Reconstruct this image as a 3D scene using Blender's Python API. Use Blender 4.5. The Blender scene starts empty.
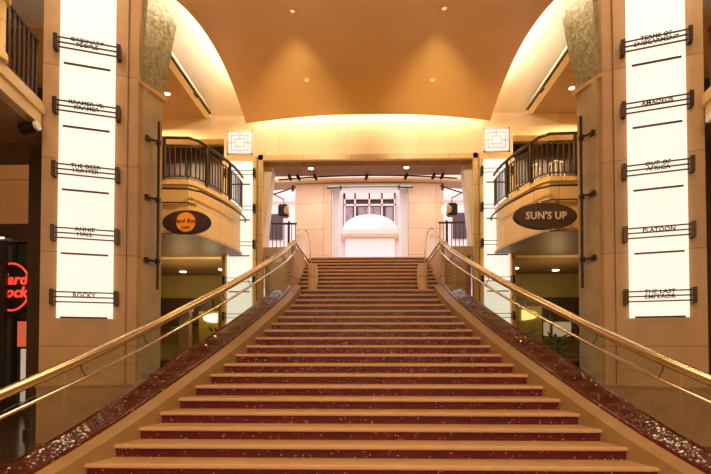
import bpy, bmesh, math, random
from mathutils import Matrix, Vector
random.seed(7)
R = math.radians
SC = bpy.context.scene
COL = SC.collection

# ------------------------------------------------------------------ camera
cd = bpy.data.cameras.new('camera')
cam = bpy.data.objects.new('camera', cd); COL.objects.link(cam)
cd.sensor_width = 36.0
cd.lens = 467.0 / 711.0 * 36.0
cd.shift_y = (108.0 - 467.0 * math.tan(R(1.3))) / 711.0
cd.clip_start = 0.05
cam.location = (0, 0, 1.64)
cam.rotation_euler = (R(90 + 1.3), 0, R(1.47))
SC.camera = cam
SC.view_settings.view_transform = 'Standard'
SC.view_settings.look = 'None'
SC.view_settings.gamma = 1.0
SC.view_settings.exposure = 0.0

# ------------------------------------------------------------------ world: pale, slightly pink evening sky over the court
w = bpy.data.worlds.new('world'); SC.world = w; w.use_nodes = True
bg = w.node_tree.nodes['Background']
bg.inputs[0].default_value = (1.0, 0.82, 0.86, 1)
bg.inputs[1].default_value = 1.8

WARM = (1.0, 0.70, 0.40)
def area(name, loc, rot, sx, sy, e, col=WARM, spread=180):
    l = bpy.data.lights.new(name, 'AREA'); l.shape = 'RECTANGLE'; l.size = sx; l.size_y = sy
    l.energy = e; l.color = col; l.spread = R(spread)
    o = bpy.data.objects.new(name, l); COL.objects.link(o)
    o.location = loc; o.rotation_euler = [R(a) for a in rot]
    return o
def spot(name, loc, target, e, ang=60, col=WARM, blend=.8, size=.05):
    l = bpy.data.lights.new(name, 'SPOT'); l.energy = e; l.color = col
    l.spot_size = R(ang); l.spot_blend = blend; l.shadow_soft_size = size
    o = bpy.data.objects.new(name, l); COL.objects.link(o)
    o.location = loc
    o.rotation_euler = (Vector(target) - Vector(loc)).to_track_quat('-Z', 'Y').to_euler()
    return o
def point(name, loc, e, col=WARM, size=.1):
    l = bpy.data.lights.new(name, 'POINT'); l.energy = e; l.color = col; l.shadow_soft_size = size
    o = bpy.data.objects.new(name, l); COL.objects.link(o); o.location = loc
    return o

area('hall_light', (0, 2.0, 8.0), (0, 0, 0), 6, 5, 560)
area('front_light', (0, -4.5, 6.0), (68, 0, 0), 9, 3, 400)
for s in (-1, 1):
    area('cove_light', (s*2.85, 9.9, 8.24), (0, 180 + s*30, 0), .18, 4.6, 190, (1, .91, .78))
    point('balcony_room_light', (s*5.2, 14.6, 6.6), 10, (1, .55, .3), .2)
    point('lower_room_light', (s*5.4, 13.4, 3.0), 30, (1, .66, .28), .2)
    area('side_bay_light', (s*5.6, 11.2, 7.6), (0, 0, 0), 1.5, 2, 170, (1, .70, .38))
area('wall_wash_light', (0, 12.36, 8.02), (42, 0, 0), 6.2, .1, 125, (1, .86, .62))
for s in (-1, 1):
    spot('canopy_aimed_spot', (s*1.42, 8.7, 7.9), (s*4.0, 10.6, 4.6), 700, 50, (1, .72, .36))
for s in (-1, 1):
    spot('wall_spot', (s*1.3, 8.9, 7.85), (s*1.9, 12.6, 7.0), 420, 66, (1, .84, .58), 1.0)
point('booth_fill', (-4.4, 13.0, 3.3), 14, (1, .8, .4), .1)  # added fill without a fixture, brightens the yellow booth wall
for x in (-2.3, 2.5):
    spot('court_wall_spot', (x, 18.6, 8.3), (x, 19.5, 6.4), 40, 80, (1, .66, .32))
spot('landing_mass_fill', (-2.4, 12.4, 6.4), (-2.3, 12.6, 3.2), 60, 60, (1, .9, .7))  # added spot without a fixture, brightens the cream mass under the landing
area('court_light', (0, 17.0, 12.0), (0, 0, 0), 9, 6, 450, (1, .78, .74))

# ------------------------------------------------------------------ materials
def mat(name, col, rough=.5, metal=0., spec=.5, noise=0., nscale=3., bump=0., bscale=30.,
        emit=None, estr=0., joints=None, coat=0., grain=None, tilt=.35):
    m = bpy.data.materials.new(name); m.use_nodes = True
    nt = m.node_tree; N = nt.nodes; L = nt.links; b = N['Principled BSDF']
    b.inputs['Base Color'].default_value = (*col, 1)
    b.inputs['Roughness'].default_value = rough
    b.inputs['Metallic'].default_value = metal
    b.inputs['Specular IOR Level'].default_value = spec
    b.inputs['Coat Weight'].default_value = coat
    b.inputs['Coat Roughness'].default_value = .08
    if emit:
        b.inputs['Emission Color'].default_value = (*emit, 1)
        b.inputs['Emission Strength'].default_value = estr
    tc = N.new('ShaderNodeTexCoord')
    src = None
    if noise > 0:
        n = N.new('ShaderNodeTexNoise'); n.inputs['Scale'].default_value = nscale; n.inputs['Detail'].default_value = 6
        L.new(tc.outputs['Object'], n.inputs['Vector'])
        r = N.new('ShaderNodeValToRGB')
        r.color_ramp.elements[0].position = .3; r.color_ramp.elements[1].position = .7
        r.color_ramp.elements[0].color = (*[c*(1-noise) for c in col], 1)
        r.color_ramp.elements[1].color = (*[min(1, c*(1+noise)) for c in col], 1)
        L.new(n.outputs['Fac'], r.inputs['Fac']); src = r.outputs['Color']
        L.new(src, b.inputs['Base Color'])
    if joints:
        bw, bh, jw = joints
        sp = N.new('ShaderNodeSeparateXYZ'); L.new(tc.outputs['Object'], sp.inputs[0])
        ad = N.new('ShaderNodeMath'); ad.operation = 'ADD'
        L.new(sp.outputs['X'], ad.inputs[0]); L.new(sp.outputs['Y'], ad.inputs[1])
        cb = N.new('ShaderNodeCombineXYZ'); of = N.new('ShaderNodeMath'); of.operation = 'ADD'; of.inputs[1].default_value = bw*.37; L.new(ad.outputs[0], of.inputs[0]); L.new(of.outputs[0], cb.inputs[0]); L.new(sp.outputs['Z'], cb.inputs[1])
        br = N.new('ShaderNodeTexBrick'); br.offset = 0.0
        br.inputs['Scale'].default_value = 1; br.inputs['Mortar Size'].default_value = jw
        br.inputs['Mortar Smooth'].default_value = .3
        br.inputs['Brick Width'].default_value = bw; br.inputs['Row Height'].default_value = bh
        br.inputs['Color1'].default_value = (1, 1, 1, 1); br.inputs['Color2'].default_value = (.9, .88, .86, 1)
        br.inputs['Mortar'].default_value = (.5, .42, .36, 1)
        L.new(cb.outputs[0], br.inputs['Vector'])
        mx = N.new('ShaderNodeMix'); mx.data_type = 'RGBA'; mx.blend_type = 'MULTIPLY'; mx.inputs['Factor'].default_value = 1
        if src: L.new(src, mx.inputs['A'])
        else: mx.inputs['A'].default_value = (*col, 1)
        L.new(br.outputs['Color'], mx.inputs['B']); L.new(mx.outputs['Result'], b.inputs['Base Color'])
    if grain:                                   # glass chips set in terrazzo
        scale, thr, gcol = grain
        v = N.new('ShaderNodeTexVoronoi'); v.inputs['Scale'].default_value = scale
        L.new(tc.outputs['Object'], v.inputs['Vector'])
        se = N.new('ShaderNodeSeparateColor'); L.new(v.outputs['Color'], se.inputs[0])
        gt = N.new('ShaderNodeMath'); gt.operation = 'GREATER_THAN'; gt.inputs[1].default_value = thr
        L.new(se.outputs[0], gt.inputs[0])
        mx = N.new('ShaderNodeMix'); mx.data_type = 'RGBA'
        L.new(gt.outputs[0], mx.inputs['Factor'])
        if src: L.new(src, mx.inputs['A'])
        else: mx.inputs['A'].default_value = (*col, 1)
        mx.inputs['B'].default_value = (*gcol, 1)
        L.new(mx.outputs['Result'], b.inputs['Base Color'])
        # each chip has its own tilt, so some of them catch the lamps
        vs = N.new('ShaderNodeVectorMath'); vs.operation = 'SUBTRACT'; vs.inputs[1].default_value = (.5, .5, .5)
        L.new(v.outputs['Color'], vs.inputs[0])
        vm = N.new('ShaderNodeVectorMath'); vm.operation = 'SCALE'; L.new(vs.outputs[0], vm.inputs[0]); vm.inputs['Scale'].default_value = tilt
        ge = N.new('ShaderNodeNewGeometry')
        va = N.new('ShaderNodeVectorMath'); va.operation = 'ADD'
        L.new(ge.outputs['Normal'], va.inputs[0]); L.new(vm.outputs[0], va.inputs[1])
        vn = N.new('ShaderNodeVectorMath'); vn.operation = 'NORMALIZE'; L.new(va.outputs[0], vn.inputs[0])
        L.new(vn.outputs[0], b.inputs['Normal'])
    elif bump > 0:
        n2 = N.new('ShaderNodeTexNoise'); n2.inputs['Scale'].default_value = bscale; n2.inputs['Detail'].default_value = 4
        L.new(tc.outputs['Object'], n2.inputs['Vector'])
        bp = N.new('ShaderNodeBump'); bp.inputs['Strength'].default_value = bump; bp.inputs['Distance'].default_value = .02
        L.new(n2.outputs['Fac'], bp.inputs['Height']); L.new(bp.outputs['Normal'], b.inputs['Normal'])
    return m

def glow(name, col, strength, var=0):
    m = bpy.data.materials.new(name); m.use_nodes = True
    nt = m.node_tree; b = nt.nodes['Principled BSDF']
    b.inputs['Base Color'].default_value = (.3, .3, .3, 1)
    b.inputs['Emission Color'].default_value = (*col, 1)
    b.inputs['Emission Strength'].default_value = strength
    if var:
        n = nt.nodes.new('ShaderNodeTexNoise'); n.inputs['Scale'].default_value = 1.6
        tc = nt.nodes.new('ShaderNodeTexCoord'); nt.links.new(tc.outputs['Object'], n.inputs['Vector'])
        mr = nt.nodes.new('ShaderNodeMapRange'); mr.inputs['To Min'].default_value = strength*(1-var); mr.inputs['To Max'].default_value = strength*(1+var)
        nt.links.new(n.outputs['Fac'], mr.inputs['Value']); nt.links.new(mr.outputs['Result'], b.inputs['Emission Strength'])
    return m

def glass(name, tint=(.88, .90, .85), base=.04):
    m = bpy.data.materials.new(name); m.use_nodes = True
    nt = m.node_tree; N = nt.nodes; L = nt.links
    N.remove(N['Principled BSDF']); out = N['Material Output']
    t = N.new('ShaderNodeBsdfTransparent'); t.inputs[0].default_value = (*tint, 1)
    g = N.new('ShaderNodeBsdfGlossy'); g.inputs['Roughness'].default_value = .01
    lw = N.new('ShaderNodeLayerWeight'); lw.inputs['Blend'].default_value = .5
    pw = N.new('ShaderNodeMath'); pw.operation = 'POWER'; pw.inputs[1].default_value = 4.5; L.new(lw.outputs['Facing'], pw.inputs[0])
    f = N.new('ShaderNodeMath'); f.operation = 'MULTIPLY_ADD'; f.inputs[1].default_value = .6; f.inputs[2].default_value = .03; L.new(pw.outputs[0], f.inputs[0])
    mx = N.new('ShaderNodeMixShader'); L.new(f.outputs[0], mx.inputs[0])
    L.new(t.outputs[0], mx.inputs[1]); L.new(g.outputs[0], mx.inputs[2]); L.new(mx.outputs[0], out.inputs['Surface'])
    return m

M = dict(
    pillar=mat('pink_tan_stone', (.56, .355, .19), .42, noise=.10, nscale=2.2, joints=(50, 1.62, .008), bump=.05),
    plinth=mat('brown_stone', (.46, .28, .16), .35, noise=.12, nscale=2.5),
    wall=mat('golden_plaster', (.86, .70, .42), .6, noise=.05, nscale=1.5, joints=(1.9, .62, .003)),
    courtwall=mat('pale_sand_stone', (.76, .56, .38), .5, noise=.06, nscale=1.0, joints=(1.6, 1.1, .010)),
    court=mat('sand_stone', (.66, .44, .27), .5, noise=.06, nscale=1.0, joints=(1.6, 1.1, .014)),
    cream=mat('cream_paint', (.82, .73, .55), .6, noise=.03, nscale=.8, bump=.03),
    shell=mat('burnt_orange_plaster', (.78, .45, .125), .38, noise=.07, nscale=.7, bump=.04, bscale=6),
    soffit=mat('brown_soffit', (.34, .21, .11), .6, noise=.08),
    fascia=mat('gold_fascia', (.78, .54, .22), .38, noise=.05, joints=(1.3, .66, .007)),
    tread=mat('tan_tread_stone', (.45, .285, .13), .42, noise=.12, nscale=4, bump=.05),
    nosing=mat('light_nosing_stone', (.68, .42, .25), .4, noise=.06, nscale=6),
    riser=mat('red_terrazzo', (.12, .009, .016), .2, noise=.3, nscale=5, grain=(75, .985, (.6, .42, .40))),
    coping=mat('red_granite_coping', (.13, .016, .010), .12, noise=.3, nscale=8, grain=(45, .97, (.35, .25, .22)), tilt=.14),
    curb=mat('tan_curb_stone', (.35, .21, .09), .4, noise=.12, nscale=3, bump=.04),
    mosaic=mat('olive_gold_mosaic', (.30, .28, .16), .38, noise=.25, nscale=9, grain=(22, .55, (.42, .38, .22))),
    jamb=mat('olive_tan_stone', (.52, .42, .25), .45, noise=.15, nscale=3),
    brass=mat('polished_brass', (.66, .53, .32), .27, 1.0),
    chrome=mat('brushed_steel', (.80, .70, .58), .2, 1.0),
    bronze=mat('dark_bronze', (.050, .026, .016), .35, .4),
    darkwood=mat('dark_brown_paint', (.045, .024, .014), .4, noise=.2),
    black=mat('black_metal', (.012, .012, .013), .4),
    floor=mat('brown_marble_floor', (.10, .05, .03), .16, noise=.3, nscale=1.3),
    landing=mat('pink_paving', (.5, .36, .28), .4, noise=.1),
    white=mat('white_plaster', (.82, .78, .76), .6, noise=.03),
    pinkwall=mat('pale_pink_plaster', (.85, .70, .66), .6, noise=.04),
    bluewhite=mat('pale_blue_column', (.74, .80, .83), .5, noise=.03),
    olive=mat('olive_yellow_wall', (.52, .42, .15), .6, noise=.08),
    yellow=mat('yellow_wall', (.62, .48, .06), .5, noise=.1),
    leaf=mat('green_leaf', (.04, .12, .03), .45, noise=.4, nscale=12),
    pot=mat('grey_pot', (.09, .08, .07), .5, noise=.1),
    sign_dark=mat('plum_sign_enamel', (.060, .026, .040), .3, noise=.1),
    sign_brown=mat('brown_sign_enamel', (.070, .038, .028), .35, noise=.1),
    sign_text=mat('silver_letters', (.72, .60, .46), .35, .0),
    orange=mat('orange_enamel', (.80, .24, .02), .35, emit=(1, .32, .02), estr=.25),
    brownlet=mat('brown_letters', (.16, .03, .01), .4),
    palewin=mat('grey_pink_window', (.34, .27, .30), .3, noise=.25),
    window=mat('dark_window_glass', (.05, .045, .06), .06, spec=.8),
    greywin=mat('grey_shopfront', (.075, .045, .055), .3, noise=.2),
    lens=glow('lamp_lens', (1, .86, .62), 9),
    warmlens=glow('warm_lens', (1, .62, .25), .9),
    lit=glow('backlit_panel', (1.0, .82, .66), 1.14, .05),
    litfar=glow('backlit_panel_far', (1.0, .90, .77), 1.0, .08),
    litsquare=glow('backlit_square', (.86, .84, .80), .85),
    neon=glow('red_neon', (1.0, .03, .015), 1.3),
    neonwhite=glow('white_tube', (1, .9, .85), 2.5),
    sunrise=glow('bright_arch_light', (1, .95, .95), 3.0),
    redlit=glow('red_lit_panel', (1, .12, .04), .5),
    glass=glass('clear_glass'),
    glare_glass=mat('white_glare_glass', (.95, .88, .84), .12),  # white glare on the glass wings, put into colour and alpha
)

_f = M['glare_glass'].node_tree; _b = _f.nodes['Principled BSDF']
_b.inputs['Alpha'].default_value = .38
# ------------------------------------------------------------------ helpers
ROOTM = {}
def tag(o, label=None, cat=None, group=None, kind=None):
    if label: o['label'] = label
    if cat: o['category'] = cat
    if group: o['group'] = group
    if kind: o['kind'] = kind
    return o
def thing(name, label, cat, loc=(0, 0, 0), rz=0, group=None):
    o = bpy.data.objects.new(name, None); COL.objects.link(o)
    o.location = loc; o.rotation_euler = (0, 0, rz); o.empty_display_size = .1
    ROOTM[o.name] = Matrix.Translation(loc) @ Matrix.Rotation(rz, 4, 'Z')
    return tag(o, label, cat, group)
def obj(name, bm, m, parent=None, local=False, smooth=False):
    """link bm as one mesh; coordinates are world ones unless local"""
    bmesh.ops.recalc_face_normals(bm, faces=bm.faces)
    me = bpy.data.meshes.new(name); bm.to_mesh(me); bm.free()
    o = bpy.data.objects.new(name, me); COL.objects.link(o)
    me.materials.append(M[m] if isinstance(m, str) else m)
    if smooth:
        for p in me.polygons: p.use_smooth = True
        me.set_sharp_from_angle(angle=R(42))
    if parent is not None:
        o.parent = parent; RM = ROOTM[parent.name]; ROOTM[o.name] = RM
        if not local: me.transform(RM.inverted())
    elif not local:
        xs = [v.co for v in me.vertices]
        c = Vector(((min(v.x for v in xs)+max(v.x for v in xs))/2, (min(v.y for v in xs)+max(v.y for v in xs))/2, min(v.z for v in xs)))
        me.transform(Matrix.Translation(-c)); o.location = c
        ROOTM[o.name] = Matrix.Translation(c)
    return o
def struct(name, bm, m, smooth=False):
    o = obj(name, bm, m, smooth=smooth); o['kind'] = 'structure'; return o
def B(): return bmesh.new()
def box(bm, x0, x1, y0, y1, z0, z1):
    x0, x1 = sorted((x0, x1)); y0, y1 = sorted((y0, y1)); z0, z1 = sorted((z0, z1))
    v = [bm.verts.new(p) for p in ((x0,y0,z0),(x1,y0,z0),(x1,y1,z0),(x0,y1,z0),(x0,y0,z1),(x1,y0,z1),(x1,y1,z1),(x0,y1,z1))]
    for f in ((0,3,2,1),(4,5,6,7),(0,1,5,4),(1,2,6,5),(2,3,7,6),(3,0,4,7)): bm.faces.new([v[i] for i in f])
    return bm
def prism(bm, pts, z0, z1):
    a = [bm.verts.new((p[0], p[1], z0)) for p in pts]; b = [bm.verts.new((p[0], p[1], z1)) for p in pts]
    n = len(pts); bm.faces.new(a[::-1]); bm.faces.new(b)
    for i in range(n): bm.faces.new((a[i], a[(i+1) % n], b[(i+1) % n], b[i]))
    return bm
def sweep(bm, sections):
    """closed loft through equal-length rings of 3-D points"""
    rings = [[bm.verts.new(p) for p in s] for s in sections]; n = len(rings[0])
    for a, b in zip(rings, rings[1:]):
        for i in range(n): bm.faces.new((a[i], a[(i+1) % n], b[(i+1) % n], b[i]))
    bm.faces.new(rings[0][::-1]); bm.faces.new(rings[-1])
    return bm
def tube(bm, pts, r, n=10, flat=1.0):
    pts = [Vector(p) for p in pts]; secs = []
    up0 = Vector((0, 0, 1))
    for i, p in enumerate(pts):
        d = (pts[min(i+1, len(pts)-1)] - pts[max(i-1, 0)]).normalized()
        up = up0 if abs(d.z) < .98 else Vector((0, 1, 0))
        a = d.cross(up).normalized(); b = a.cross(d).normalized()
        secs.append([p + a*(r*math.cos(t)) + b*(r*flat*math.sin(t)) for t in [2*math.pi*k/n for k in range(n)]])
    return sweep(bm, secs)
def disc(bm, c, rx, rz, y0, y1, n=40, hole=0):
    """elliptic plate in the xz plane, thickness y0..y1"""
    secs = [[(c[0]+rx*math.cos(t), y, c[1]+rz*math.sin(t)) for t in [2*math.pi*k/n for k in range(n)]] for y in (y0, y1)]
    return sweep(bm, secs)
def cyl(bm, x, y, z0, z1, r, n=20, r1=None):
    r1 = r if r1 is None else r1
    return sweep(bm, [[(x+q*math.cos(t), y+q*math.sin(t), z) for t in [2*math.pi*k/n for k in range(n)]] for z, q in ((z0, r), (z1, r1))])
def lathe(bm, x, y, prof, n=20):
    return sweep(bm, [[(x+q*math.cos(t), y+q*math.sin(t), z) for t in [2*math.pi*k/n for k in range(n)]] for q, z in prof])
def ribbon(bm, path, t, z0, z1):
    """wall of thickness t (outward) along a plan path; z0/z1 numbers or per-point lists"""
    n = len(path); secs = []
    for i, p in enumerate(path):
        a = Vector(path[max(i-1, 0)]); b = Vector(path[min(i+1, n-1)]); d = (b-a).normalized(); nn = Vector((d.y, -d.x))
        q = Vector(p) + nn*t
        lo = z0[i] if isinstance(z0, (list, tuple)) else z0; hi = z1[i] if isinstance(z1, (list, tuple)) else z1
        secs.append([(p[0], p[1], lo), (q.x, q.y, lo), (q.x, q.y, hi), (p[0], p[1], hi)])
    return sweep(bm, secs)
def text_bm(body, size, depth=.006, font_scale_x=1.0, shear=0):
    cu = bpy.data.curves.new('lettering', 'FONT'); cu.body = body; cu.size = size; cu.extrude = depth
    cu.align_x = 'CENTER'; cu.align_y = 'CENTER'; cu.shear = shear
    cu.offset = size*.022; cu.space_line = .85; cu.space_character = 1.05; cu.resolution_u = 3
    t = bpy.data.objects.new('lettering_curve', cu); COL.objects.link(t)
    dg = bpy.context.evaluated_depsgraph_get()
    me = bpy.data.meshes.new_from_object(t.evaluated_get(dg))
    bm = bmesh.new(); bm.from_mesh(me)
    bpy.data.objects.remove(t); bpy.data.meshes.remove(me); bpy.data.curves.remove(cu)
    bmesh.ops.transform(bm, matrix=Matrix.Rotation(R(90), 4, 'X') @ Matrix.Diagonal((font_scale_x, 1, 1, 1)), verts=bm.verts)
    return bm
def xf(bm, mtx):
    bmesh.ops.transform(bm, matrix=mtx, verts=bm.verts); return bm

# ------------------------------------------------------------------ stair geometry
T, RZ = .33, .1485
def ky(k): return (15.75 + k) * T
def kz(k): return .30 + RZ * k
KW = {-3: 3.72, -2: 3.55, -1: 3.38, 0: 3.21, 1: 3.05, 2: 2.92, 3: 2.80, 4: 2.68, 5: 2.58, 6: 2.47, 7: 2.355, 8: 2.25, 9: 2.16,
      10: 2.08, 11: 2.0, 12: 1.92, 13: 1.85, 14: 1.78, 15: 1.71, 16: 1.65, 17: 1.63, 18: 1.62}
def kw(k): return .25*kw1(k-1) + .5*kw1(k) + .25*kw1(k+1)
def kw1(k):
    k = max(-3, min(18, k)); a = math.floor(k); b = min(18, a+1); f = k - a
    return KW[a]*(1-f) + KW[b]*f
LAND = kz(27)

# ------------------------------------------------------------------ room shell
struct('floor', box(B(), -10, 10, -6, 16.2, -.2, 0), 'floor')
struct('ceiling', box(B(), -10, 10, -6, 10.4, 8.75, 8.9), 'cream')
bm = B(); v = [bm.verts.new(p) for p in ((-10, 10.4, 8.75), (10, 10.4, 8.75), (10, 12.6, 7.92), (-10, 12.6, 7.92), (-10, 10.4, 8.9), (10, 10.4, 8.9), (10, 12.6, 8.6), (-10, 12.6, 8.6))]
for f in ((0,1,2,3),(4,7,6,5),(0,4,5,1),(1,5,6,2),(2,6,7,3),(3,7,4,0)): bm.faces.new([v[i] for i in f])
struct('trim_1', bm, 'cream')
struct('wall_front', box(B(), -10, 10, -6.2, -6, 0, 8.8), 'cream')
for s, nm in ((-1, 'left'), (1, 'right')):
    struct('wall_'+nm, box(B(), s*10, s*10.2, -6, 16.2, 0, 8.8), 'court')
# back wall with the portal and the side openings
bm = B()
box(bm, -2.9, 2.9, 12.6, 12.95, 6.78, 8.6)
for s in (-1, 1):
    box(bm, s*2.9, s*3.93, 12.6, 12.95, 0, 8.6)
    box(bm, s*3.93, s*7.2, 12.6, 12.95, 7.30, 8.6)
    box(bm, s*3.93, s*7.2, 12.6, 12.95, 4.05, 5.14)
    box(bm, s*7.2, s*10, 12.6, 12.95, 0, 8.6)
struct('wall_back', bm, 'wall')
# portal: brown frame line and soffit, splayed reveals
bm = B(); box(bm, -2.97, 2.97, 12.50, 12.62, 6.66, 6.80)
for s in (-1, 1): box(bm, s*2.84, s*2.98, 12.50, 12.62, 0, 6.80)
struct('trim_2', bm, 'fascia')
struct('trim_3', box(B(), -3.0, 3.0, 12.95, 13.75, 6.66, 6.9), 'court')
for s in (-1, 1):
    bm = B()
    sweep(bm, [[(s*2.98, 12.96, LAND), (s*2.90, 12.96, LAND), (s*2.90, 13.6, LAND), (s*2.98, 13.6, LAND)],
               [(s*2.98, 12.96, 4.9), (s*2.88, 12.96, 4.9), (s*2.88, 13.6, 4.9), (s*2.98, 13.6, 4.9)],
               [(s*2.98, 12.96, 6.66), (s*2.66, 12.96, 6.66), (s*2.72, 13.6, 6.66), (s*2.98, 13.6, 6.66)]])
    struct('trim_%d' % (4 if s < 0 else 5), bm, 'cream')
# low side ceilings over the balconies with a cream edge beam
for i, s in enumerate((-1, 1)):
    struct('trim_%d' % (6+i), box(B(), s*4.44, s*9.9, 8.9, 12.58, 7.88, 8.05), 'soffit')
    struct('trim_%d' % (8+i), box(B(), s*4.28, s*4.44, 8.9, 12.58, 7.87, 8.06), 'cream')
# the curved burnt orange ceiling
def shell_z(x, y): return 8.20 - .085*(y-10.1)**2 - .0208*x*x
bm = B(); nx, ny = 24, 30
grid = [[[bm.verts.new((-3.25+6.5*i/nx, 4.6+7.7*j/ny, max(5.0, shell_z(-3.25+6.5*i/nx, 4.6+7.7*j/ny))+dz)) for i in range(nx+1)] for j in range(ny+1)] for dz in (0, .07)]
for g in grid:
    for j in range(ny):
        for i in range(nx): bm.faces.new((g[j][i], g[j][i+1], g[j+1][i+1], g[j+1][i]))
lo, hi = grid
for i in range(nx):
    bm.faces.new((lo[0][i], lo[0][i+1], hi[0][i+1], hi[0][i])); bm.faces.new((lo[ny][i], lo[ny][i+1], hi[ny][i+1], hi[ny][i]))
for j in range(ny):
    bm.faces.new((lo[j][0], lo[j+1][0], hi[j+1][0], hi[j][0])); bm.faces.new((lo[j][nx], lo[j+1][nx], hi[j+1][nx], hi[j][nx]))
o = tag(obj('curved_ceiling_canopy', bm, 'shell'), 'large burnt orange arched ceiling canopy hanging over the staircase', 'ceiling canopy')
for p in o.data.polygons: p.use_smooth = True
o.data.set_sharp_from_angle(angle=R(42))
for i, (x, y) in enumerate(((-1.47, 11.15), (1.58, 11.2), (-1.42, 8.7), (1.45, 8.7))):
    lab = ('recessed ceiling lamp, far left one in the orange canopy', 'recessed ceiling lamp with glow, far right one in the orange canopy',
           'recessed ceiling lamp, near left one in the orange canopy', 'recessed ceiling lamp, near right one in the orange canopy')[i]
    z = shell_z(x, y)
    t = thing('recessed_ceiling_lamp', lab, 'lamp', (x, y, z-.02), 0, 'recessed lamps in the orange canopy')
    bm = B(); sweep(bm, [[(x+q*math.cos(a), y+q*math.sin(a), zz) for a in [2*math.pi*k/20 for k in range(20)]] for q, zz in ((.075, z+.02), (.075, z-.02), (.055, z-.02), (.05, z-.004))])
    obj('trim_ring', bm, 'shell', t, smooth=True)
    obj('lens', cyl(B(), x, y, z-.012, z-.003, .048), 'warmlens', t)
    spot('canopy_spot', (x, y, z-.05), (x, y-.3, 0), 60, 80)
spot('canopy_uplight', (2.7, 10.6, 5.6), (1.5, 11.3, 8.0), 40, 50, (1, .6, .25))

# ------------------------------------------------------------------ staircase
st = thing('staircase', 'broad staircase with tan treads and dark red risers climbing to the portal', 'staircase', (0, ky(-3), 0))
for k in range(-1, 28):
    w0 = kw(k) if k < 18 else 1.78 if k > 18 else 1.62
    y0 = ky(k); z1 = kz(k); depth = T + .04
    if k == 27: depth = .34
    w1 = kw(k+1) if k < 18 else w0
    bm = B(); a = .05
    if k < 18:                                                       # treads narrow towards the top
        prism(bm, [(-w0, y0+.045), (w0, y0+.045), (w1+.06, y0+depth), (-w1-.06, y0+depth)], z1-.045, z1)
    else: box(bm, -w0, w0, y0+.045, y0+depth, z1-.045, z1)
    step = obj('step', bm, 'tread', st)
    bm = B(); box(bm, -w0, w0, y0, y0+.045, z1-.045, z1)
    bmesh.ops.bevel(bm, geom=[e for e in bm.edges if abs(e.verts[0].co.y-y0) < 1e-5 and abs(e.verts[1].co.y-y0) < 1e-5 and abs(e.verts[0].co.x-e.verts[1].co.x) > 1], offset=.012, segments=2, affect='EDGES')
    obj('nosing', bm, 'nosing', step)
    obj('riser', box(B(), -w0+.01, w0-.01, y0+.03, y0+.06, z1-RZ, z1-.045), 'riser', step)
for s in (-1, 1):
    ks = [x*.5 for x in range(-6, 37)]
    def ring(k, a0, a1, top, bot): 
        x0 = kw(k)+a0; x1 = kw(k)+a1; y = ky(k)
        return [(s*x0, y, bot), (s*x1, y, bot), (s*x1, y, top), (s*x0, y, top)]
    bm = B(); sweep(bm, [ring(k, -.03, .19, max(.06, kz(k)+.10), max(-.1, kz(k)-.36)) for k in ks])
    obj('curb', bm, 'curb', st)
    bm = B(); sweep(bm, [ring(k, .195, .225, max(.08, kz(k)+.13), max(0, kz(k)-.1)) for k in ks])
    obj('glass_shoe', bm, 'coping', st)
    def cop(k):
        h = .08 + .08*max(0, min(1, (k-1.0)/5.0))*(1-.10*max(0, k-6)); y = ky(k); w = kw(k); z = max(.05, kz(k))
        return [(s*(w+.23), y, z-.08), (s*(w+.24), y, z+.10), (s*(w+.46), y, z+.10+h), (s*(w+.52), y, z+.10+h), (s*(w+.52), y, z-.08)]
    bm = B(); sweep(bm, [cop(k) for k in ks if k <= 16.5])
    obj('coping', bm, 'coping', st)
    bm = B(); sweep(bm, [ring(k, .25, .48, max(.03, kz(k)-.06), 0) for k in ks])
    obj('side_wall', bm, 'plinth', st)
    # rounded stone end between the lower and the upper flight
    bm = B(); secs = []
    for i in range(9):
        f = i/8; z = kz(18)+.66*f; b = .035*math.sin(math.pi*f)
        x0, x1 = 1.25-b, 1.47-b*.3
        secs.append([(s*(x0+x1)/2 + (x1-x0)/2*math.cos(t), ky(18)+.30 + .16*math.sin(t), z) for t in [2*math.pi*q/20 for q in range(20)]])
    sweep(bm, secs)
    obj('newel', bm, 'courtwall', st, smooth=False)
    # walls beside the upper flight, carrying the landing edge
    bm = B(); box(bm, s*1.79, s*1.87, ky(18)+.12, 14.44, 2.4, 4.08)
    obj('cheek_wall', bm, 'court', st)

# upper landing
bm = B(); box(bm, -2.98, 2.98, 14.44, 20.1, LAND-.25, LAND)
for s in (-1, 1): box(bm, s*2.06, s*2.98, 12.62, 14.44, LAND-.25, LAND); box(bm, s*2.98, s*9, 14.45, 20.1, LAND-.25, LAND)
struct('trim_10', bm, 'landing')
for s in (-1, 1):
    # rounded mass under the landing, lit look of the left put into its cream colour, right brown
    path = [(s*(2.07 + .78*math.sin(a*math.pi/16)), 12.95 - .55*math.cos(a*math.pi/16)) for a in range(9)]
    pts = path + [(s*2.85, 13.6), (s*2.07, 13.6)]
    o = struct('trim_%d' % (11 if s < 0 else 12), prism(B(), pts, 0, LAND-.26), 'cream' if s < 0 else 'court')

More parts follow.
